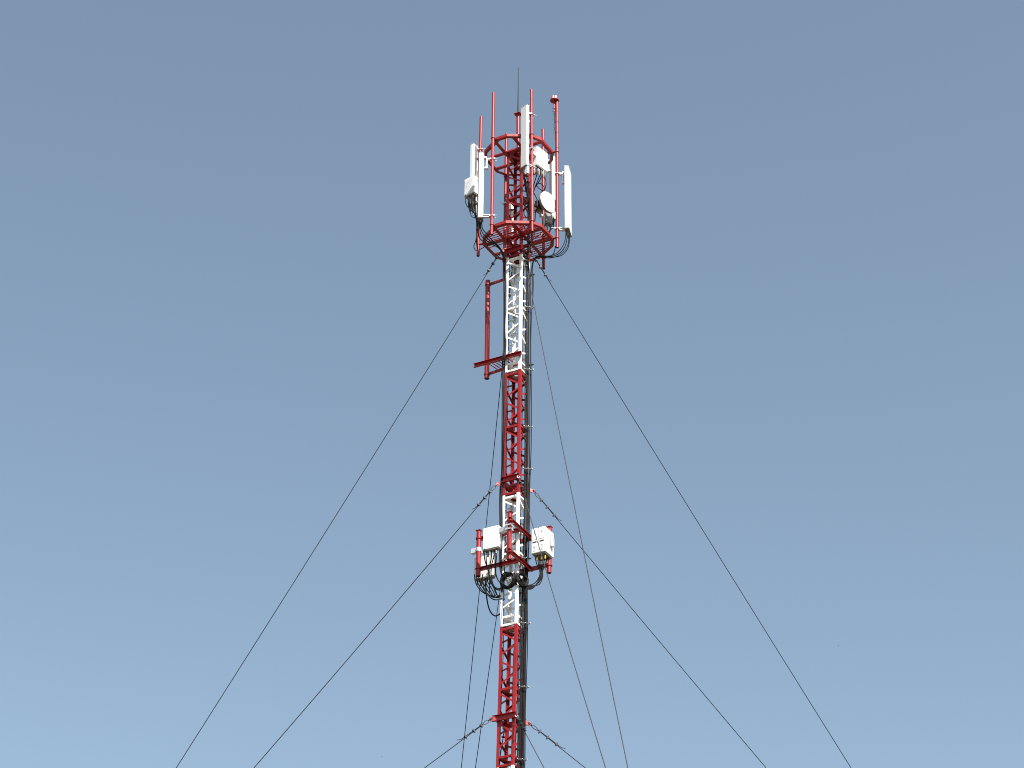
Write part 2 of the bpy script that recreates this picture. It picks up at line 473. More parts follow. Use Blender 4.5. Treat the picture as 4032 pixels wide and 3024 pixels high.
antenna('white panel antenna glimpsed through the lattice behind the mast', plan(2013, 850, y), rowz(2013, 778, y), rowz(2013, 966, y), dirv(-.43, .9), .26, dirv(.9, .43), .11, 'E', dirv(-.9, -.43))
y = yF - .12
antenna('white panel antenna at far left rising behind the radio box', plan(1862, 640, y), rowz(1862, 562, y), rowz(1862, 800, y), dirv(.64, .77), .26, dirv(-.77, .64), .105, 'F', dirv(.77, -.64))

# ------------------------------------------------------------------ radio units
def radio(label, near, zt, zb, adir, la, bdir, lb, group='remote radio units', fins='b', brass=False, modules=1, slots=False, handle=True, nconn=4):
    """near: plan point of the nearest vertical edge; a and b run away from it along the two visible faces"""
    c = near + adir * la / 2 + bdir * lb / 2; c = V((c.x, c.y, (zt + zb) / 2)); h = (zt - zb) / 2
    t = thing('radio_unit', label, 'radio unit', (c.x, c.y, zb), group)
    mw = la / modules
    for i in range(modules):
        mc = c + adir * ((i + .5) * mw - la / 2)
        q = MB(); q.bbox(mc, adir * (mw / 2 - .003), bdir * lb / 2, Z * h, .014); hs = q.build('housing', 'housing', t)
        fc = mc - bdir * (lb / 2 + .002)                     # the face that carries a's run
        if slots:
            q = MB(); q.box(fc - Z * h * .12, adir * mw * .28, bdir * .004, Z * .012); q.build('handle_slot', 'slot', hs)
            q = MB(); q.box(fc + Z * h * .08, adir * mw * .40, bdir * .003, Z * .0016); q.build('panel_seam', 'print', hs)
            q = MB(); q.box(fc + Z * h * .62, adir * .004, bdir * .003, Z * .022); q.build('vent_slit', 'slot', hs)
            for kk in range(5):
                q = MB(); q.box(fc - Z * (h * (.42 + .1 * kk)) + adir * (random.random() - .5) * .01, adir * mw * (.10 + .08 * random.random()), bdir * .0025, Z * .006); q.build('printed_mark', 'print', hs)
    if fins:
        # shallow cooling ribs on the face that carries b's run
        fd, fn, fl, ft = (bdir, -adir, lb, la) if fins == 'b' else (adir, -bdir, la, lb)
        nf = max(5, int(fl / .035))
        for i in range(nf):
            p = c + fn * (ft / 2 + .004) + fd * ((i + .5) / nf - .5) * fl * .86
            q = MB(); q.box(p, fn * .006, fd * .004, Z * h * .86); q.build('cooling_fin', 'housing', t)
    q = MB(); q.box(c - Z * (h + .012), adir * la * .44, bdir * lb * .42, Z * .012); q.build('base_plate', 'grey', t)
    for i in range(nconn):
        p = c + adir * la * ((i + .5) / nconn - .5) * .8 + bdir * lb * .25 * (1 if i % 2 else -1) - Z * (h + .02)
        q = MB(); q.tube([p, p - Z * .05], .014, 8); cn = q.build('connector', 'dark', t)
        q = MB(); q.tube([p - Z * .045, p - Z * .12], .019, 8); q.build('cable_boot', 'brass' if brass else 'grey', cn)
    if handle:
        p = c + Z * h
        q = MB(); q.tube([p - adir * la * .35 + Z * -.01, p - adir * la * .33 + Z * .03, p + adir * la * .33 + Z * .03, p + adir * la * .35 - Z * .01], .008, 6); q.build('handle', 'housing', t)
    return t, c
def bracket_bar(t, p, q_, wdt=.03, name='mounting_arm', m='galv'):
    d = (q_ - p); d.z = 0; s_ = Z.cross(d).normalized()
    b_ = MB(); b_.box((p + q_) / 2, (q_ - p) / 2, s_ * wdt, Z * .03); return b_.build(name, m, t)
# cage, right: box under the top ring
y = yB + .10
r1, c1 = radio('white radio box with a dotted face under the top ring, above the dish', plan(2115.5, 610, y), rowz(2115.5, 573, y), rowz(2115.5, 647, y), dirv(.64, .77), .42, dirv(-.77, .64), .165, fins='a')
bracket_bar(r1, V((c1.x, c1.y, c1.z)), pipe_at('B', c1.z))
clamp_on_pipe(r1, 'B', c1.z + .1, c1 - pipe_at('B', c1.z), 'mount_clamp')
# cage, left
y = yF - .34
r2, c2 = radio('white radio box hung at far left of the cage, below the left antenna', plan(1866, 730, y), rowz(1866, 687, y), rowz(1866, 754, y), dirv(-.74, .67), .34, dirv(.67, .74), .20, fins='a')
bracket_bar(r2, V((c2.x, c2.y, c2.z)), pipe_at('F', c2.z))
clamp_on_pipe(r2, 'F', c2.z + .12, c2 - pipe_at('F', c2.z), 'mount_clamp')
for i, (px, py) in enumerate([(1846, 800), (1858, 812), (1870, 806), (1876, 822), (1852, 818), (1864, 830), (1872, 842)]):   # plugs hanging below it
    p = P(px, py, yF - .2)
    q = MB(); q.tube([p + Z * .12, p + Z * .03, p - Z * .06, p - Z * .14], [.013, .024, .024, .012], 8); q.build('cable_boot', 'grey' if i % 2 else 'dark', r2)
for i, (px, py) in enumerate([(2104, 668), (2114, 672), (2122, 676), (2131, 680), (2140, 684), (2147, 690)]):
    p = P(px, py, yB + .16 + .04 * i)
    q = MB(); q.tube([p + Z * .10, p + Z * .03, p - Z * .06, p - Z * .13], [.015, .027, .027, .012], 8); q.build('cable_boot', 'dark' if i % 2 else 'grey', r1)
# small box below the centre antenna
y = yB - .16
t = thing('tower_amplifier', 'small white box hanging under the centre panel antenna', 'amplifier', P(2075, 686, y), None)
pc = P(2075, 671, y)
q = MB(); q.bbox(pc, dirv(-.67, .74) * .05, dirv(.74, .67) * .035, Z * .11, .008); q.build('housing', 'radome', t)
for sg in (-1, 1):
    q = MB(); q.tube([pc - Z * .11 + dirv(-.67, .74) * .022 * sg, pc - Z * .17 + dirv(-.67, .74) * .022 * sg], .014, 8); q.build('connector', 'dark', t)
    q = MB(); q.tube([pc + Z * .11 + dirv(-.67, .74) * .022 * sg, pc + Z * .19 + dirv(-.67, .74) * .022 * sg], .012, 8); q.build('jumper', 'cable', t)

# ------------------------------------------------------------------ microwave dish
dn = dirv(.69, -.724); yd = -.28
dc = P(2160.5, 795.5, yd)
t = thing('microwave_dish', 'round white microwave dish facing right inside the cage', 'dish', dc)
q = MB(); q.lathe(dc, dn, [(0, .284), (.004, .280), (.010, .20), (.013, .10), (.014, 0)], 40); q.build('radome', 'radome', t)
q = MB(); q.lathe(dc, dn, [(.003, .286), (-.03, .288), (-.055, .288), (-.10, .25), (-.16, .15), (-.19, .07), (-.19, 0)], 40); q.build('reflector', 'grey', t)
q = MB(); q.lathe(dc - dn * .18, -dn, [(0, .07), (.06, .07), (.06, .055), (.12, .055), (.12, 0)], 14); q.build('feed_hub', 'dark', t)
ds = Z.cross(dn)
q = MB(); q.bbox(dc - dn * .36, dn * .06, ds * .11, Z * .11, .015); rdo = q.build('outdoor_unit', 'grey', t)
for kk in range(5):
    q = MB(); q.box(dc - dn * .425 + ds * (kk - 2) * .04, dn * .012, ds * .005, Z * .09); q.build('cooling_fin', 'grey', rdo)
q = MB(); q.tube([dc - dn * .30 - Z * .10, dc - dn * .30 - Z * .30, dc - dn * .16 - Z * .34], .022, 8); q.build('mount_tube', 'galv', t)
pp = pipe_at('D', dc.z - .28)
q = MB(); q.tube([dc - dn * .16 - Z * .34, pp + Z * .0], .024, 8); q.box(pp, V((.06, 0, 0)), V((0, .06, 0)), Z * .05); q.build('pipe_mount', 'galv', t)
q = MB(); q.bbox(P(2118, 805, yd - .02), ds * .07, dn * .05, Z * .09, .012); q.build('polarizer', 'dark', t)
# dark box in the shade below it
y = yD - .25
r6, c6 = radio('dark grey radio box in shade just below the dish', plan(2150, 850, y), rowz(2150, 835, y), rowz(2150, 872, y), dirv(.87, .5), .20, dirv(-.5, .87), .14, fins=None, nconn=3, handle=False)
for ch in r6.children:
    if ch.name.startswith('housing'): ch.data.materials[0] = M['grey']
bracket_bar(r6, c6.copy(), pipe_at('D', c6.z))

# ------------------------------------------------------------------ obstruction light on the right pipe
y = yC; lc = P(2183.5, 397, y)
t = thing('obstruction_light', 'red and white warning lamp with a round brim on the right corner pipe', 'lamp', lc)
q = MB(); q.lathe(lc, Z, [(-.004, .02), (-.004, .112), (.012, .115), (.02, .112), (.024, .07)], 24); q.build('brim', 'red', t)
q = MB(); q.lathe(lc, Z, [(.02, .082), (.125, .076), (.135, .06), (.135, 0)], 8, False); lh = q.build('lamp_glass', 'lens', t)
for k in range(8):
    a = 2 * math.pi * (k + .5) / 8
    d = V((math.cos(a), math.sin(a), 0)); tg = Z.cross(d)
    q = MB(); q.box(lc + d * .0755 + Z * .075, d * .004, tg * .020, Z * .04)
    q.build('lamp_panel', 'white' if k in (5, 6, 2) else 'lens', lh)
q = MB(); q.tube([lc - Z * .004, P(2183, 447, y)], .019, 10); q.build('stem', 'red', t)
for py in (430, 442, 455):
    p = P(2190, py, y)
    q = MB(); q.lathe(p, Z, [(-.006, .040), (-.006, .046), (.006, .046), (.006, .040)], 12); q.build('band_clamp', 'dark', t)
    for dz in (0,):
        q = MB(); q.tube([p - V((.03, .03, 0)), p - V((.10, .03, 0))], .006, 6); q.build('clamp_bolt', 'dark', t)
for py in (482, 523, 583):
    p = pipe_at('C', rowz(2191, py, y))
    q = MB(); q.lathe(p, Z, [(-.007, .039), (-.007, .043), (.007, .043), (.007, .039)], 12); q.build('cable_tie', 'dark', t)
q = MB(); q.tube(smooth_path([P(2183, 447, y - .02), P(2184, 470, y - .04), P(2182, 495, y - .04), P(2185, 515, y - .05), P(2187, 560, y - .05), P(2188, 640, y - .05), P(2189, 760, y - .05), P(2189, 950, y - .05)]), .008, 6)
q.build('lamp_cable', 'cable', t)

# ------------------------------------------------------------------ guy brackets
def guy_bracket(label, z, ext, hh=.065):
    t = thing('guy_bracket', label, 'bracket', (AX(z), 0, z), 'guy brackets round the mast')
    for ka, kb, n, ex in (('L', 'F', -e2, ext), ('B', 'R', e2, ext)):
        base0, base1 = corner(ka, z, .0), corner(kb, z, .0)
        q = MB(); q.prism(Cprof(hh, .055, .007), base0 - e1 * ex + n * .008, base1 + e1 * ex * .4 + n * .008, Z, n)
        q.build('channel', 'red', t)
    for ka, kb, n in (('L', 'B', -e1),):
        q = MB(); q.prism(Cprof(hh * .85, .045, .006), corner(ka, z - .004) + n * .008 + e2 * .02, corner(kb, z - .004) + n * .008 - e2 * .02, Z, n)
        q.build('side_channel', 'red', t)
    return t
def zL(px, py): return P(px, py, -.09).z
zA = P(2015, 984, -.2).z; zB = P(2018, 1884, -.2).z; zC = P(2000, 2822, -.2).z
brA = guy_bracket('red guy bracket clamped on the mast directly under the antenna cage', zA, .02)
brB = guy_bracket('red guy bracket clamped above the middle white lattice section', zB, .02)
brC = guy_bracket('lowest red guy bracket with a beam sticking out on the left', zC, .10)

# ------------------------------------------------------------------ guy wires
DG = {'F': (e1 - e2).normalized(), 'R': (e1 + e2).normalized(), 'L': -(e1 + e2).normalized(), 'B': (e2 - e1).normalized()}
GUYS = [  # corner, bracket, start pixel, pixel where it leaves the picture, label
    ('L', brA, (1976, 984), (685, 3024), 'outermost guy wire running down to the left from under the cage'),
    ('R', brA, (2088, 988), (3360, 3024), 'outermost guy wire running down to the right from under the cage'),
    ('F', brA, (2059, 982), (2475, 3024), 'thin guy wire from under the cage passing just right of the mast'),
    ('B', brA, (2018, 1050), (1815, 3024), 'guy wire from under the cage going down behind the mast, leftmost of the steep pair'),
    ('L', brB, (1957, 1905), (985, 3024), 'guy wire running left from the middle bracket'),
    ('R', brB, (2100, 1932), (3030, 3024), 'guy wire running right from the middle bracket'),
    ('F', brB, (2041, 1876), (2390, 3024), 'guy wire from the middle bracket crossing in front of the right radio box'),
    ('B', brB, (2022, 1945), (1870, 3024), 'guy wire from the middle bracket going down behind the mast, nearer the mast'),
    ('L', brC, (1934, 2830), (1660, 3024), 'short guy wire running left from the lowest bracket'),
    ('R', brC, (2083, 2848), (2312, 3024), 'short guy wire running right from the lowest bracket'),
    ('F', brC, (2033, 2818), (2149, 3024), 'short guy wire from the lowest bracket passing in front of the cables'),
    ('B', brC, (1990, 2850), (1972, 2960), 'guy wire from the lowest bracket seen through the lattice'),
]
ends = {k: [] for k in 'LRFB'}
for k, br, sp, ep, label in GUYS:
    d = DG[k]; yg = (d * .36).y
    S = P(sp[0], sp[1], yg)
    n = V((-d.y, d.x, 0)); rv = ray(*ep); tt = (S - CAM).dot(n) / rv.dot(n); E_ = CAM + rv * tt
    G = S + (E_ - S) * ((S.z - GZ - .5) / (S.z - E_.z)); ends[k].append(G)
    t = thing('guy_wire', label, 'guy wire', S, 'steel guy wires of the mast')
    u = (G - S).normalized(); Ln = (G - S).length; sd = u.cross(Z).normalized(); up = sd.cross(u)
    # lug plate from the bracket corner
    cp = corner(k, S.z + .02, .01)
    q = MB(); dd = (S + u * .03 - cp); q.box((cp + S + u * .03) / 2, dd / 2, sd * .012, dd.cross(sd).normalized() * .045); q.build('lug', 'red', t)
    q = MB(); q.tube([S + u * .0 - sd * .03, S - u * .02, S + sd * .03], .011, 6); q.tube([S - sd * .03, S + u * .05 - sd * .03, S + u * .075, S + u * .05 + sd * .03, S + sd * .03], .010, 6)
    q.build('shackle', 'galv' if (k, br) in (('L', brB), ('F', brB), ('F', brC)) else 'dark', t)
    lp = [S + u * .06, S + u * .11 + up * .03, S + u * .17 + up * .028, S + u * .25 + up * .008]
    q = MB(); q.tube(smooth_path(lp, 4), .009, 6); q.tube(smooth_path([p - up * 2 * (p - S).dot(up) for p in lp], 4), .009, 6); q.build('thimble_loop', 'dark', t)
    q = MB()
    q.tube([S + u * .24 + up * .010, S + u * .86 + up * .012], .0085, 6)
    q.tube([S + u * .86 + up * .012, S + u * .95 + up * .05], .007, 6); q.build('rope_tail', 'rope', t)
    N = 14; pts = []
    for i in range(N + 1):
        f_ = i / N; x = .24 + (Ln - .24) * f_
        pts.append(S + u * x - up * 0 - Z * (.10 * 4 * f_ * (1 - f_)))
    q = MB(); q.tube(pts, .0092, 6); q.build('rope', 'lit_rope_and_rod' if k == 'F' else 'rope', t)  # near guys: lighter colour stands in for sun on the same rope
    for i, x in enumerate((.29, .50, .74)):
        c = S + u * x + up * .004
        q = MB(); q.box(c, u * .018, sd * .030, up * .028); q.tube([c - up * .05 + sd * .018, c + up * .04 + sd * .018], .008, 6); q.tube([c - up * .05 - sd * .018, c + up * .04 - sd * .018], .008, 6)
        q.build('rope_clamp', 'dark', t)
for k, side in zip('LRFB', ('left', 'right', 'near', 'far')):
    c = sum(ends[k], V()) / len(ends[k]); sp = max((p - c).length for p in ends[k])
    q = MB(); q.bbox((c.x, c.y, GZ + .2), DG[k] * (sp + .5), Z.cross(DG[k]) * .5, Z * .35, .03)
    q.build('guy_anchor', 'concrete', None, 'concrete block anchoring the guys on the %s side' % side, 'anchor', 'guy anchors')

# ------------------------------------------------------------------ red tube on stand-off arms, with a small step platform
ty = .68; tt_, tb_ = P(1921, 1106, ty), P(1917, 1491, ty)
so_ = thing('standoff_mount', 'red vertical tube on two arms with a beam and step bars left of the mast', 'antenna mount', tb_)
q = MB(); q.tube([tb_, tt_], .0595, 20, cap=False); q.tube([tt_ - Z * .002, tt_], .0595, 20); tb = q.build('tube', 'red', so_)
q = MB(); q.lathe(tb_ + Z * .004, -Z, [(0, .055), (.001, 0)], 20); q.lathe(tb_, Z, [(0, .0595), (0, .054)], 20); q.build('tube_bore', 'void', tb)
for py, nm in ((1122, 1), (1474, 2)):
    c = tb_ + (tt_ - tb_) * ((rowz(1919, py, ty) - tb_.z) / (tt_.z - tb_.z))
    q = MB(); q.lathe(c, Z, [(-.022, .0595), (-.022, .072), (.022, .072), (.022, .0595)], 18); q.build('collar', 'red', so_)
    Bc = corner('B', c.z, -.02)
    q = MB(); q.prism([(-.03, -.02), (.03, -.02), (.03, .02), (-.03, .02)], c + e1 * .065, Bc + e1 * .1, Z, e2); ar = q.build('arm', 'red', so_)
    for f_ in (.12, .35):
        p = c + (Bc - c) * f_ - e2 * .024
        q = MB(); q.box(p, e1 * .012, e2 * .006, Z * .012); q.build('bolt', 'dark', ar)
zc = P(2050, 1392, corner('F', 26.9).y - .03).z
fe = corner('F', zc) - e2 * .02; ls = corner('L', zc) - e2 * .02
le = ls - e1 * ((ls.x - P(1867, 1444, -.0).x) / e1.x)
q = MB(); q.prism(Cprof(.050, .055, .006), le, fe + e1 * .035, Z, -e2); q.build('channel_beam', 'red', so_)
armz = tb_.z + (tt_.z - tb_.z) * ((rowz(1919, 1474, ty) - tb_.z) / (tt_.z - tb_.z))
for i in range(7):
    p = le + e1 * (.37 + .085 * i); p.z = zc - .02
    tgt = p + e2 * (W + .03); tgt.z = armz + .035
    q = MB(); q.tube([p, tgt], .0125, 6); q.build('step_bar', 'red', so_)

# ------------------------------------------------------------------ lower equipment frame
ef = thing('equipment_frame', 'red frame of channels and three short upright pipes round the middle white section', 'frame', (AX(21.9), 0, 21.6))
LP = {'left': ((1886, 2091), (1883, 2269), None), 'near': ((2008, 2019), (2004, 2203), None), 'right': ((2163.5, 2077), (2162, 2256), None)}
plow = {}
def solve_line(base, d, px, py):
    """where a horizontal line crosses a photograph column (plan position)"""
    rv = ray(px, py); n = V((rv.y, -rv.x, 0)); s_ = (CAM - base).dot(n) / d.dot(n); return base + d * s_
for nm, base, d, px, py in (('left', corner('L', 22) - e2 * .05, -e1, 1885, 2180), ('near', corner('F', 22) + e1 * .05, -e2, 2006, 2110), ('right', corner('R', 22) + e2 * .05, e1, 2163, 2170)):
    p = solve_line(base, d, px, py); y = p.y
    (tx, ty_), (bx_, by_), _ = LP[nm]
    top, bot = P(tx, ty_, y), P(bx_, by_, y); plow[nm] = (bot, top, base, d)
    q = MB(); q.tube([bot, top], .054, 18, cap=False); q.tube([top - Z * .002, top], .054, 18); o = q.build('upright_pipe', 'red', ef)
    q = MB(); q.box(top + Z * .006, e1 * .062, e2 * .062, Z * .004); q.build('pipe_cap', 'red', o)
    q = MB(); q.lathe(bot + Z * .004, -Z, [(0, .049), (.001, 0)], 18); q.lathe(bot, Z, [(0, .054), (0, .048)], 18); q.build('pipe_bore', 'void', o)
    for f_ in (.16, .83):
        c = bot + (top - bot) * f_
        q = MB(); q.lathe(c, Z, [(-.010, .054), (-.010, .074), (.010, .074), (.010, .054)], 18); q.build('collar', 'red', o)
        far = base - d * (W + .08); far.z = c.z; near = V((c.x, c.y, c.z)) + d * (.10 if nm == 'near' else -.04)
        nn = {'left': -e2, 'near': e1, 'right': e2}[nm]
        q = MB(); lift = {'left': 0, 'near': -.005, 'right': .004}[nm]
        off = nn * (.0 if nm != 'near' else .062) - nn * .045
        q.prism(Cprof(.045, .05, .006), near + Z * lift + off, far + Z * lift + off, Z, nn); q.build('channel', 'red', ef)
Lb, Lt = plow['left'][0], plow['left'][1]; Nb, Nt = plow['near'][0], plow['near'][1]; Rb, Rt = plow['right'][0], plow['right'][1]
# radio 3: upper left box held from the near pipe
y = Nb.y + .22 - .10
n3 = plan(1964, 2120, y)
r3, c3 = radio('plain white radio box between the left and the middle red pipe', n3, rowz(1964, 2066, y), rowz(1964, 2151, y), -e1, .41, e2, .15, fins='b', nconn=4)
for sg in (-1, 1):
    q = MB(); c = V((Nb.x, Nb.y, rowz(2006, 2078, Nb.y) + .05 * sg)); q.box((c + n3 * 1) / 2 if 0 else c - e1 * .0, e1 * .07, e2 * .07, Z * .014); q.build('mount_clamp', 'galv', r3)
zb3 = rowz(2006, 2078, Nb.y)
q = MB(); a0 = V((Nb.x, Nb.y, zb3)); a1 = V((n3.x, n3.y, zb3)) + e2 * .06; q.bbox((a0 + a1) / 2, (a1 - a0) / 2, Z.cross((a1 - a0).normalized()) * .05, Z * .06, .01); q.build('mounting_arm', 'galv', r3)
for sg in (-1, 1):
    q = MB(); q.tube([a0 - e1 * .02 + Z * .04 * sg - e2 * .065, a0 + e1 * .14 + Z * .04 * sg - e2 * .065], .009, 6); q.build('threaded_rod', 'galv', r3)
# radio 4: behind the left pipe, lower
y = Lb.y + .02
y4 = .11; n4 = plan(1943, 2220, y4)
r4, c4 = radio('half shaded radio box behind the left red pipe, lower than its neighbour', n4, rowz(1943, 2178, y4), rowz(1943, 2264, y4), -e1, .50, e2, .14, fins='b', nconn=7)
q = MB(); c = V((Lb.x, Lb.y, rowz(1885, 2165, Lb.y))); q.lathe(c, Z, [(-.045, .054), (-.045, .062), (.045, .062), (.045, .054)], 16); q.build('mount_clamp', 'galv', r4)
q = MB(); q.bbox(c - e1 * .13 + e2 * .03, e1 * .07, e2 * .05, Z * .06, .01); q.bbox(c + e2 * .09, e1 * .04, e2 * .05, Z * .05, .01); q.build('mounting_arm', 'galv', r4)
# radio 5: double unit on the right pipe
y = Rb.y - .36
n5 = plan(2147.5, 2110, y)
r5, c5 = radio('white double radio box with two black slots on the right red pipe', n5, rowz(2147.5, 2070, y), rowz(2147.5, 2168, y), -e1, .36, e2, .42, fins=None, brass=True, modules=2, slots=True, nconn=6)
q = MB(); q.bbox(c5 + e1 * .22 + e2 * .06 + Z * .0, e1 * .03, e2 * .05, Z * .10, .01); q.build('mounting_arm', 'galv', r5)
q = MB(); q.lathe(V((Rb.x, Rb.y, c5.z)), Z, [(-.05, .054), (-.05, .062), (.05, .062), (.05, .054)], 16); q.build('mount_clamp', 'galv', r5)

# ------------------------------------------------------------------ cables
def cable(label, group, pts, r=.013, name='jumper_cable', cat='cable', k=5, n=7):
    path = smooth_path(pts, k)
    q = MB(); q.tube(path, r, n)
    return q.build(name, 'cable', None, label, cat, group)
def pxpath(pts, y0, y1=None):
    y1 = y0 if y1 is None else y1; m = len(pts) - 1
    return [P(p[0], p[1], p[2] if len(p) > 2 else y0 + (y1 - y0) * i / m) for i, p in enumerate(pts)]

ORD = ['first', 'second', 'third', 'fourth', 'fifth', 'sixth', 'seventh', 'eighth', 'ninth', 'tenth', 'eleventh']
# left feeder run: from the left antennas over the floor ring and down the left leg
LX = [(1100, 1988.5), (1200, 1988), (1330, 1987), (1385, 1985.5), (1415, 1982.5), (1450, 1983.5), (1500, 1983.5), (1660, 1982), (1850, 1978.5), (1925, 1972.5), (2000, 1972), (2070, 1974), (2150, 1973), (2225, 1972)]
top_left = [
    [(1893, 872), (1893, 900), (1906, 925), (1935, 952), (1960, 968), (1978, 995), (1985, 1040)],
    [(1890, 872), (1889, 905), (1898, 932), (1920, 950), (1950, 962), (1972, 985), (1983, 1025)],
    [(1897, 872), (1899, 898), (1915, 920), (1940, 948), (1966, 972), (1984, 1005), (1988, 1060)],
    [(1886, 872), (1884, 915), (1889, 938), (1910, 955), (1945, 966), (1968, 982), (1981, 1015)]]
for i, tl in enumerate(top_left):
    pts = pxpath(tl, yA - .05, -.12)
    for row, x in LX:
        dx = (i - 1.5) * 3.0 + 1.2 * math.sin(row * .011 + i * 2)
        yy = -.10 - (.10 if 1380 < row < 1440 else 0)
        pts.append(P(x + dx, row, yy + .012 * (i % 2)))
    if i >= 2: pts += [P(1974 + i, 2290, -.14), P(1972 + 2 * i, 2330, -.10), P(1986, 2362, -.02)]
    else: pts += [P(1974 + 3 * i, 2262, -.2)]
    cable('black feeder cable running down the left leg, %s from the left' % ORD[i], 'feeder cables on the left leg', pts, .0125, 'feeder_cable', k=4)
cable('black cable looping left of the cage floor under the left antenna', None, pxpath([(1880, 872), (1876, 905), (1874, 945), (1866, 968), (1872, 985), (1890, 982), (1915, 968), (1945, 960)], yA - .05, -.2), .010)
cable('thick black cable hanging straight below the front left antenna', None, pxpath([(1883, 872), (1879, 900), (1877, 930), (1877, 960), (1883, 985)], yA - .02, yF), .014)

# right feeder run down the face beside the right leg
RIGHT_TOP = [
    [(2228, 915), (2225, 945), (2212, 975), (2190, 998), (2160, 1008), (2125, 1006), (2104, 1016), (2096, 1045)],
    [(2233, 918), (2231, 950), (2219, 980), (2195, 1002), (2160, 1012), (2122, 1010), (2102, 1022), (2094, 1052)],
    [(2239, 920), (2238, 955), (2228, 980), (2204, 1003), (2168, 1016), (2125, 1012), (2106, 1020), (2097, 1050)],
    [(2243, 922), (2241, 958), (2232, 985), (2210, 1006), (2172, 1013), (2128, 1009), (2105, 1019), (2095, 1050)]]
def mastx(row):
    T = [(600, 2041), (1130, 2040), (1600, 2033.5), (1900, 2029.5), (2450, 2020.5), (2990, 2006), (4200, 1965)]
    for (r0, x0), (r1, x1) in zip(T[:-1], T[1:]):
        if row <= r1: return x0 + (x1 - x0) * (row - r0) / (r1 - r0)
    return T[-1][1]
offs = [32.5, 36.2, 39.4, 43.2, 45.4, 50.5, 52.6, 55.0, 34.2]
rank = {i: sorted(offs).index(o) for i, o in enumerate(offs)}
random.seed(11)
for i in range(9):
    ph = random.random() * 6; lay = .03 if i >= 8 else 0
    y_ = -.06 + .004 * (offs[i] - 30) - lay * .5 + .01 * (i % 2)
    pts = []
    if i in (4, 5, 6, 7): pts += pxpath(RIGHT_TOP[i - 4], yC - .15, y_)
    elif i in (0, 8): pts += pxpath([(2080 + i * .5, 905), (2079, 935), (2078, 970), (2074, 1010)], -.3, y_)
    elif i in (1, 9): pts += pxpath([(2112 - i, 900), (2100, 935), (2088, 970), (2078, 1010)], -.1, y_)
    else: pts += pxpath([(2088 + i, 950), (2086, 980), (2080 + i * .5, 1015)], .1, y_)
    row = 1100
    while row < 3700:
        sw = 1.1 * math.sin(row * .0061 + ph) + (1.8 * math.sin(row * .013 + ph * 2) if i > 6 else .5 * math.sin(row * .021 + ph))
        bulge = 3.0 * math.exp(-((row - 1760) / 90) ** 2) * (i == 7) + 4 * math.exp(-((row - 1130) / 70) ** 2) * (i in (6, 7))
        shut = min(1, max(0, (row - 1860) / 120)) * (2.5 if offs[i] > 49 else 0)
        pts.append(P(mastx(row) + (offs[i] - shut) * (1 + (row - 1100) / 1900 * .12) + sw + bulge, row, y_ - (.02 if shut else 0))); row += 62
    ptz = pts[-1]; 
    cable('black feeder cable in the right bundle on the mast, %s from left' % ORD[rank[i]], 'feeder cables on the right side', pts, (.0098, .0112, .0090, .0105)[i % 4], 'feeder_cable', k=3)
for i, of in enumerate((26.5, 30, 47.5)):
    pts = pxpath([(2040 + i * 7, 2262 + (i * 7 % 3) * 8), (2052 + i * 4, 2300 + i * 3), (mastx(2350) + of + 2 * (i % 2), 2350)], -.33, -.13)
    ph = 1.7 * i; row = 2410
    while row < 3700:
        pts.append(P(mastx(row) + of * (1 + (row - 1100) / 1900 * .12) + 1.2 * math.sin(row * .009 + ph), row, -.12 + .01 * (i % 3))); row += 62
    cable('black cable joining the right bundle below the coils, %s from the left' % ORD[i], 'cables joining below the coils', pts, .0105, 'feeder_cable', k=3)
cable('black cable dropping from the right corner pipe to the cage floor', None, pxpath([(2187, 968), (2184, 985), (2176, 1003), (2152, 1012), (2122, 1012)], yC, .1), .011)
for i, (of, yy, r) in enumerate(((-37, -.02, .009), (-34, .02, .008), (6, .12, .011), (21, .05, .010))):
    pts = []; row = 1010
    while row < 3700:
        pts.append(P(mastx(row) + of * (1 + (row - 1100) / 1900 * .12) + 1.3 * math.sin(row * .012 + i * 2.1), row, yy)); row += 75
    cable(['thin dark cable inside the lattice close to the left leg', 'thin dark cable inside the lattice, next to the one at the left leg', 'black cable inside the lattice in front of the rear leg', 'black cable inside the lattice behind the front leg'][i], 'cables inside the lattice', pts, r, 'inner_cable', k=3, n=6)
# clamps that hold the right bundle
CL = [1212, 1457, 1682, 1848, 2200, 2456, 2706, 2992]
for i, row in enumerate(CL):
    x0, x1 = mastx(row) + 26, mastx(row) + 62 + (row - 1100) / 1900 * 6
    a, b2 = P(x0, row - 3, -.10), P(x1, row + 1, -.02)
    t = thing('cable_clamp', ['topmost', 'second', 'third', 'fourth', 'fifth', 'sixth', 'seventh', 'lowest'][i] + ' metal clamp across the black cables on the right of the mast', 'clamp', (a + b2) / 2, 'clamps on the right cable bundle')
    d = (b2 - a) / 2; n = d.cross(Z).normalized()
    q = MB(); q.box((a + b2) / 2 + n * .025, d, n * .006, Z * .013); q.build('clamp_bar', 'dark', t)
    for f_ in (-.9, 0, .9):
        p = (a + b2) / 2 + d * f_
        q = MB(); q.tube([p - n * .06, p + n * .06], .008, 6); q.build('bolt', 'galv', t)
for i, row in enumerate((1078, 1432)):       # ends of support angles that stick out right of the bundle
    p = P(mastx(row) + 60, row, .05)
    q = MB(); q.prism(Lprof(.05, .05, .006), p - e1 * .32, p + e1 * .02, -Z, e2); q.build('support_angle', 'dark', mast)

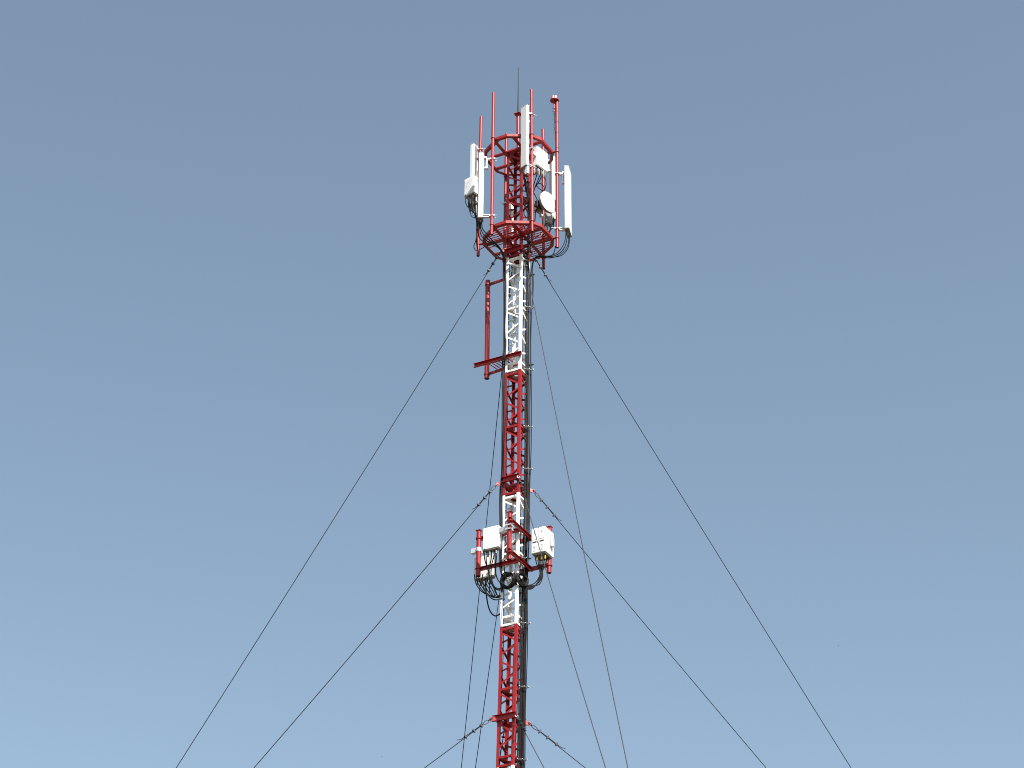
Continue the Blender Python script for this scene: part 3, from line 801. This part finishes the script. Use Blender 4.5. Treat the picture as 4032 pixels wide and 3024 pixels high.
# cables inside the cage
IN = [
    ('black cable drooping from the centre antenna down the mast', [(2058, 660), (2062, 690), (2068, 740), (2076, 785), (2066, 815), (2063, 842), (2074, 857), (2084, 850)], -.6, -.35, .011),
    ('black cable beside the front leg inside the cage', [(2064, 690), (2072, 730), (2080, 770), (2082, 810), (2079, 860), (2078, 905), (2079, 950)], -.55, -.3, .010),
    ('black cable leaving the left end of the upper right radio box', [(2116, 668), (2113, 690), (2104, 720), (2098, 750), (2089, 790), (2082, 840), (2078, 900), (2080, 960)], -.5, -.25, .012),
    ('grey black cable crossing from the upper right radio box to the floor', [(2130, 672), (2122, 700), (2108, 735), (2097, 770), (2093, 820), (2086, 880), (2083, 950)], -.4, -.2, .012),
    ('curled black cable loop just above the dish', [(2145, 682), (2150, 715), (2147, 742), (2136, 750), (2120, 740), (2112, 728), (2124, 722), (2138, 730), (2142, 745), (2130, 760)], -.3, -.1, .011),
    ('black cable hanging from the right end of the radio box past the ring', [(2138, 678), (2128, 705), (2116, 725), (2104, 745), (2098, 775), (2096, 810), (2090, 870), (2086, 940)], -.35, -.1, .012),
    ('black cable falling from behind the dish to the floor ring', [(2178, 850), (2180, 875), (2178, 895), (2165, 908), (2148, 918), (2125, 935)], .2, .3, .011),
    ('thick black cable hanging below the dark radio box', [(2165, 880), (2166, 900), (2164, 915), (2150, 930)], .4, .4, .013),
    ('black cable behind the dish running down beside its mount', [(2112, 800), (2108, 830), (2106, 870), (2100, 910), (2092, 950)], .1, .1, .014),
]
IN += [
    ('black cable from under the small white box to the floor', [(2073, 690), (2070, 720), (2074, 760), (2082, 800), (2086, 850), (2080, 900), (2076, 955)], -.55, -.25, .012),
    ('sagging black cable between the radio box and the front leg', [(2106, 665), (2100, 690), (2090, 712), (2078, 722), (2068, 712)], -.45, -.3, .011),
    ('black cable loop beside the dish mount', [(2098, 755), (2110, 775), (2118, 800), (2112, 828), (2100, 835), (2094, 815), (2098, 790)], -.2, -.1, .011),
    ('black cable lying along the floor from the dish to the mast', [(2150, 880), (2140, 905), (2125, 925), (2105, 938), (2090, 955), (2082, 985)], .3, -.05, .012),
    ('black cable down the rear right leg inside the cage', [(2086, 740), (2089, 790), (2090, 840), (2093, 890), (2092, 940), (2088, 985)], .1, .05, .013),
    ('black cable hugging the pipe above the floor at centre right', [(2088, 770), (2086, 820), (2090, 870), (2094, 910), (2090, 950)], -.5, -.3, .011),
]
for lab, pts, y0, y1, r in IN: cable(lab, 'cables inside the cage', pxpath(pts, y0, y1), r)
# cables under the left radio box
for i, pts in enumerate([
    [(1832, 768), (1833, 795), (1842, 815), (1862, 835), (1878, 858), (1878, 900)],
    [(1846, 790), (1848, 825), (1855, 848), (1866, 857), (1880, 846)],
    [(1858, 775), (1858, 815), (1868, 842), (1876, 870), (1877, 940)],
    [(1868, 775), (1870, 820), (1874, 850), (1879, 890), (1879, 950)]]):
    cable(['black cable curving from the outer end of the left radio box', 'thin black cable loop hanging under the left radio box', 'black cable from the middle of the left radio box', 'black cable from the inner end of the left radio box'][i],
          'cables under the left radio box', pxpath(pts, yF - .3, yA), .009 if i == 1 else .012)
# lower left: bundle sweeping from the two left boxes to the mast
starts = [1868, 1876, 1885, 1897, 1907, 1917, 1927]
for i, x in enumerate(starts):
    mid = [(x + 3, 2288), (x + 14 + i * 1.5, 2312 + i * 2), (x + 34 - i, 2333 + i), (1938 + i * 1.5, 2348 + (i % 3) * 2), (1962, 2353 - (i % 3) * 3), (1984, 2340)]
    cable('black jumper cable sweeping from the half shaded radio box, %s from the left' % ORD[i], 'jumper cables of the half shaded radio box', pxpath([(x, 2262 - i * 2)] + mid, c4.y, -.02), .012)
cable('lowest black cable loop hanging left of the mast below the frame', None, pxpath([(1912, 2265), (1912, 2300), (1915, 2340), (1921, 2380), (1932, 2410), (1949, 2425), (1966, 2419), (1984, 2400)], c4.y, -.02), .016)
for i, pts in enumerate([[(1906, 2160), (1909, 2205), (1920, 2240), (1928, 2285), (1927, 2335)], [(1914, 2165), (1915, 2210), (1923, 2250), (1932, 2290), (1950, 2318), (1970, 2325)], [(1936, 2160), (1934, 2200), (1926, 2240), (1930, 2280), (1945, 2310), (1968, 2318)], [(1945, 2155), (1944, 2190), (1936, 2225), (1934, 2270), (1950, 2330), (1968, 2352)]]):
    cable('black cable hanging under the plain white radio box, %s from the left' % ORD[i], 'cables of the plain white radio box', pxpath(pts, c3.y, -.15), .012)
for i, pts in enumerate([[(1936, 2266), (1938, 2290), (1948, 2312), (1962, 2322), (1978, 2316)], [(1950, 2160), (1954, 2195), (1950, 2235), (1955, 2270), (1968, 2292), (1984, 2290)], [(1900, 2262), (1902, 2300), (1912, 2330), (1930, 2352), (1952, 2362), (1978, 2356)]]):
    cable(['black cable loop just left of the larger coil', 'black cable falling behind the left channel to the larger coil', 'lowest cable of the sweep under the half shaded radio box'][i], 'loose cables left of the coils', pxpath(pts, -.05 - .1 * i, -.15), .0135)
# lower right: from the brass plugs to the right coil
for i in range(6):
    x = 2107 + i * 9.5
    pts = [(x, 2196 - i * 1.0), (x + (2130 - x) * .3, 2222), (x + (2131 - x) * .75, 2248), (2130 + (i - 2.5) * 2.6, 2270 + (i * 5 % 4)), (2117 + (i - 2.5) * 3.0, 2292 + (i * 7 % 9)), (2098 + (i - 2.5) * 2.0, 2302 + (i * 5 % 6) * 3.2), (2076, 2304 + (i * 5 % 6) * 3.0), (2056, 2298 + (i * 5 % 6) * 1.8)]
    cable('black cable curving from the %s brass plug under the double radio box' % ORD[i], 'cables of the double radio box', pxpath(pts, c5.y, corner('F', 21).y + .1), .0115)
# two coils of spare cable tied to the mast
def coil(label, px, py, y, adir, ra, rb, turns, seed):
    random.seed(seed); c = P(px, py, y); nrm = adir.cross(Z)
    q = MB()
    pts = []
    N = 26 * turns
    for i in range(N):
        a = 2 * math.pi * i / 26
        k = .97 + .17 * math.sin(i * .197 + seed) + .07 * math.sin(i * .83 + seed * 2)
        pts.append(c + adir * (math.cos(a) * ra * k) + Z * (math.sin(a) * rb * k) + nrm * (.05 * math.sin(i * .13 + seed)))
    q.tube(pts, .0145, 7)
    t = q.build('cable_coil', 'cable', None, label, 'cable coil', 'coils of spare cable')
    for a in (.6, 2.4, 4.4):
        p = c + adir * math.cos(a) * ra + Z * math.sin(a) * rb
        o = MB(); tg = (-adir * math.sin(a) + Z * math.cos(a)).normalized(); o.lathe(p, tg, [(-.01, .03), (-.01, .04), (.01, .04), (.01, .03)], 10); 
        ob = o.build('cable_tie', 'cable', t)
    return t
coil('larger coil of black cable tied on the left face of the mast', 1999, 2287, corner('L', 21).y - .16, e1, .150, .165, 8, 3)
coil('smaller coil of black cable tied on the right face of the mast', 2054, 2283, -.24, dirv(.8, .6), .150, .145, 7, 5)

# ------------------------------------------------------------------ two far birds
def bird(label, px, py, Y, rot, span):
    c = P(px, py, Y); t = thing('bird', label, 'bird', c, 'far birds in the sky')
    f = V((math.cos(rot), math.sin(rot), .1)).normalized(); s_ = Z.cross(f).normalized(); u_ = f.cross(s_)
    q = MB(); q.tube([c - f * span * .3, c - f * span * .15, c, c + f * span * .16, c + f * span * .24, c + f * span * .3], [.01 * span, .05 * span, .07 * span, .05 * span, .035 * span, .005 * span], 8); q.build('body', 'feather', t)
    for sg in (-1, 1):
        q = MB(); r0 = c + s_ * sg * span * .04
        top = [r0 + f * span * .09, r0 + s_ * sg * span * .25 + u_ * span * .16 + f * span * .08, r0 + s_ * sg * span * .5 + u_ * span * .10 - f * span * .06, r0 + s_ * sg * span * .25 + u_ * span * .13 - f * span * .09, r0 - f * span * .09]
        q.add(top + [p - u_ * span * .012 for p in top], [[0, 1, 2, 3, 4], [9, 8, 7, 6, 5], [0, 5, 6, 1], [1, 6, 7, 2], [2, 7, 8, 3], [3, 8, 9, 4], [4, 9, 5, 0]])
        q.build('wing', 'feather', t)
bird('tiny dark bird in the empty sky far right', 3301, 2543, 60, 2.6, .13)
bird('tiny dark bird low in the sky left of the wires', 1503, 2980, 60, .9, .13)
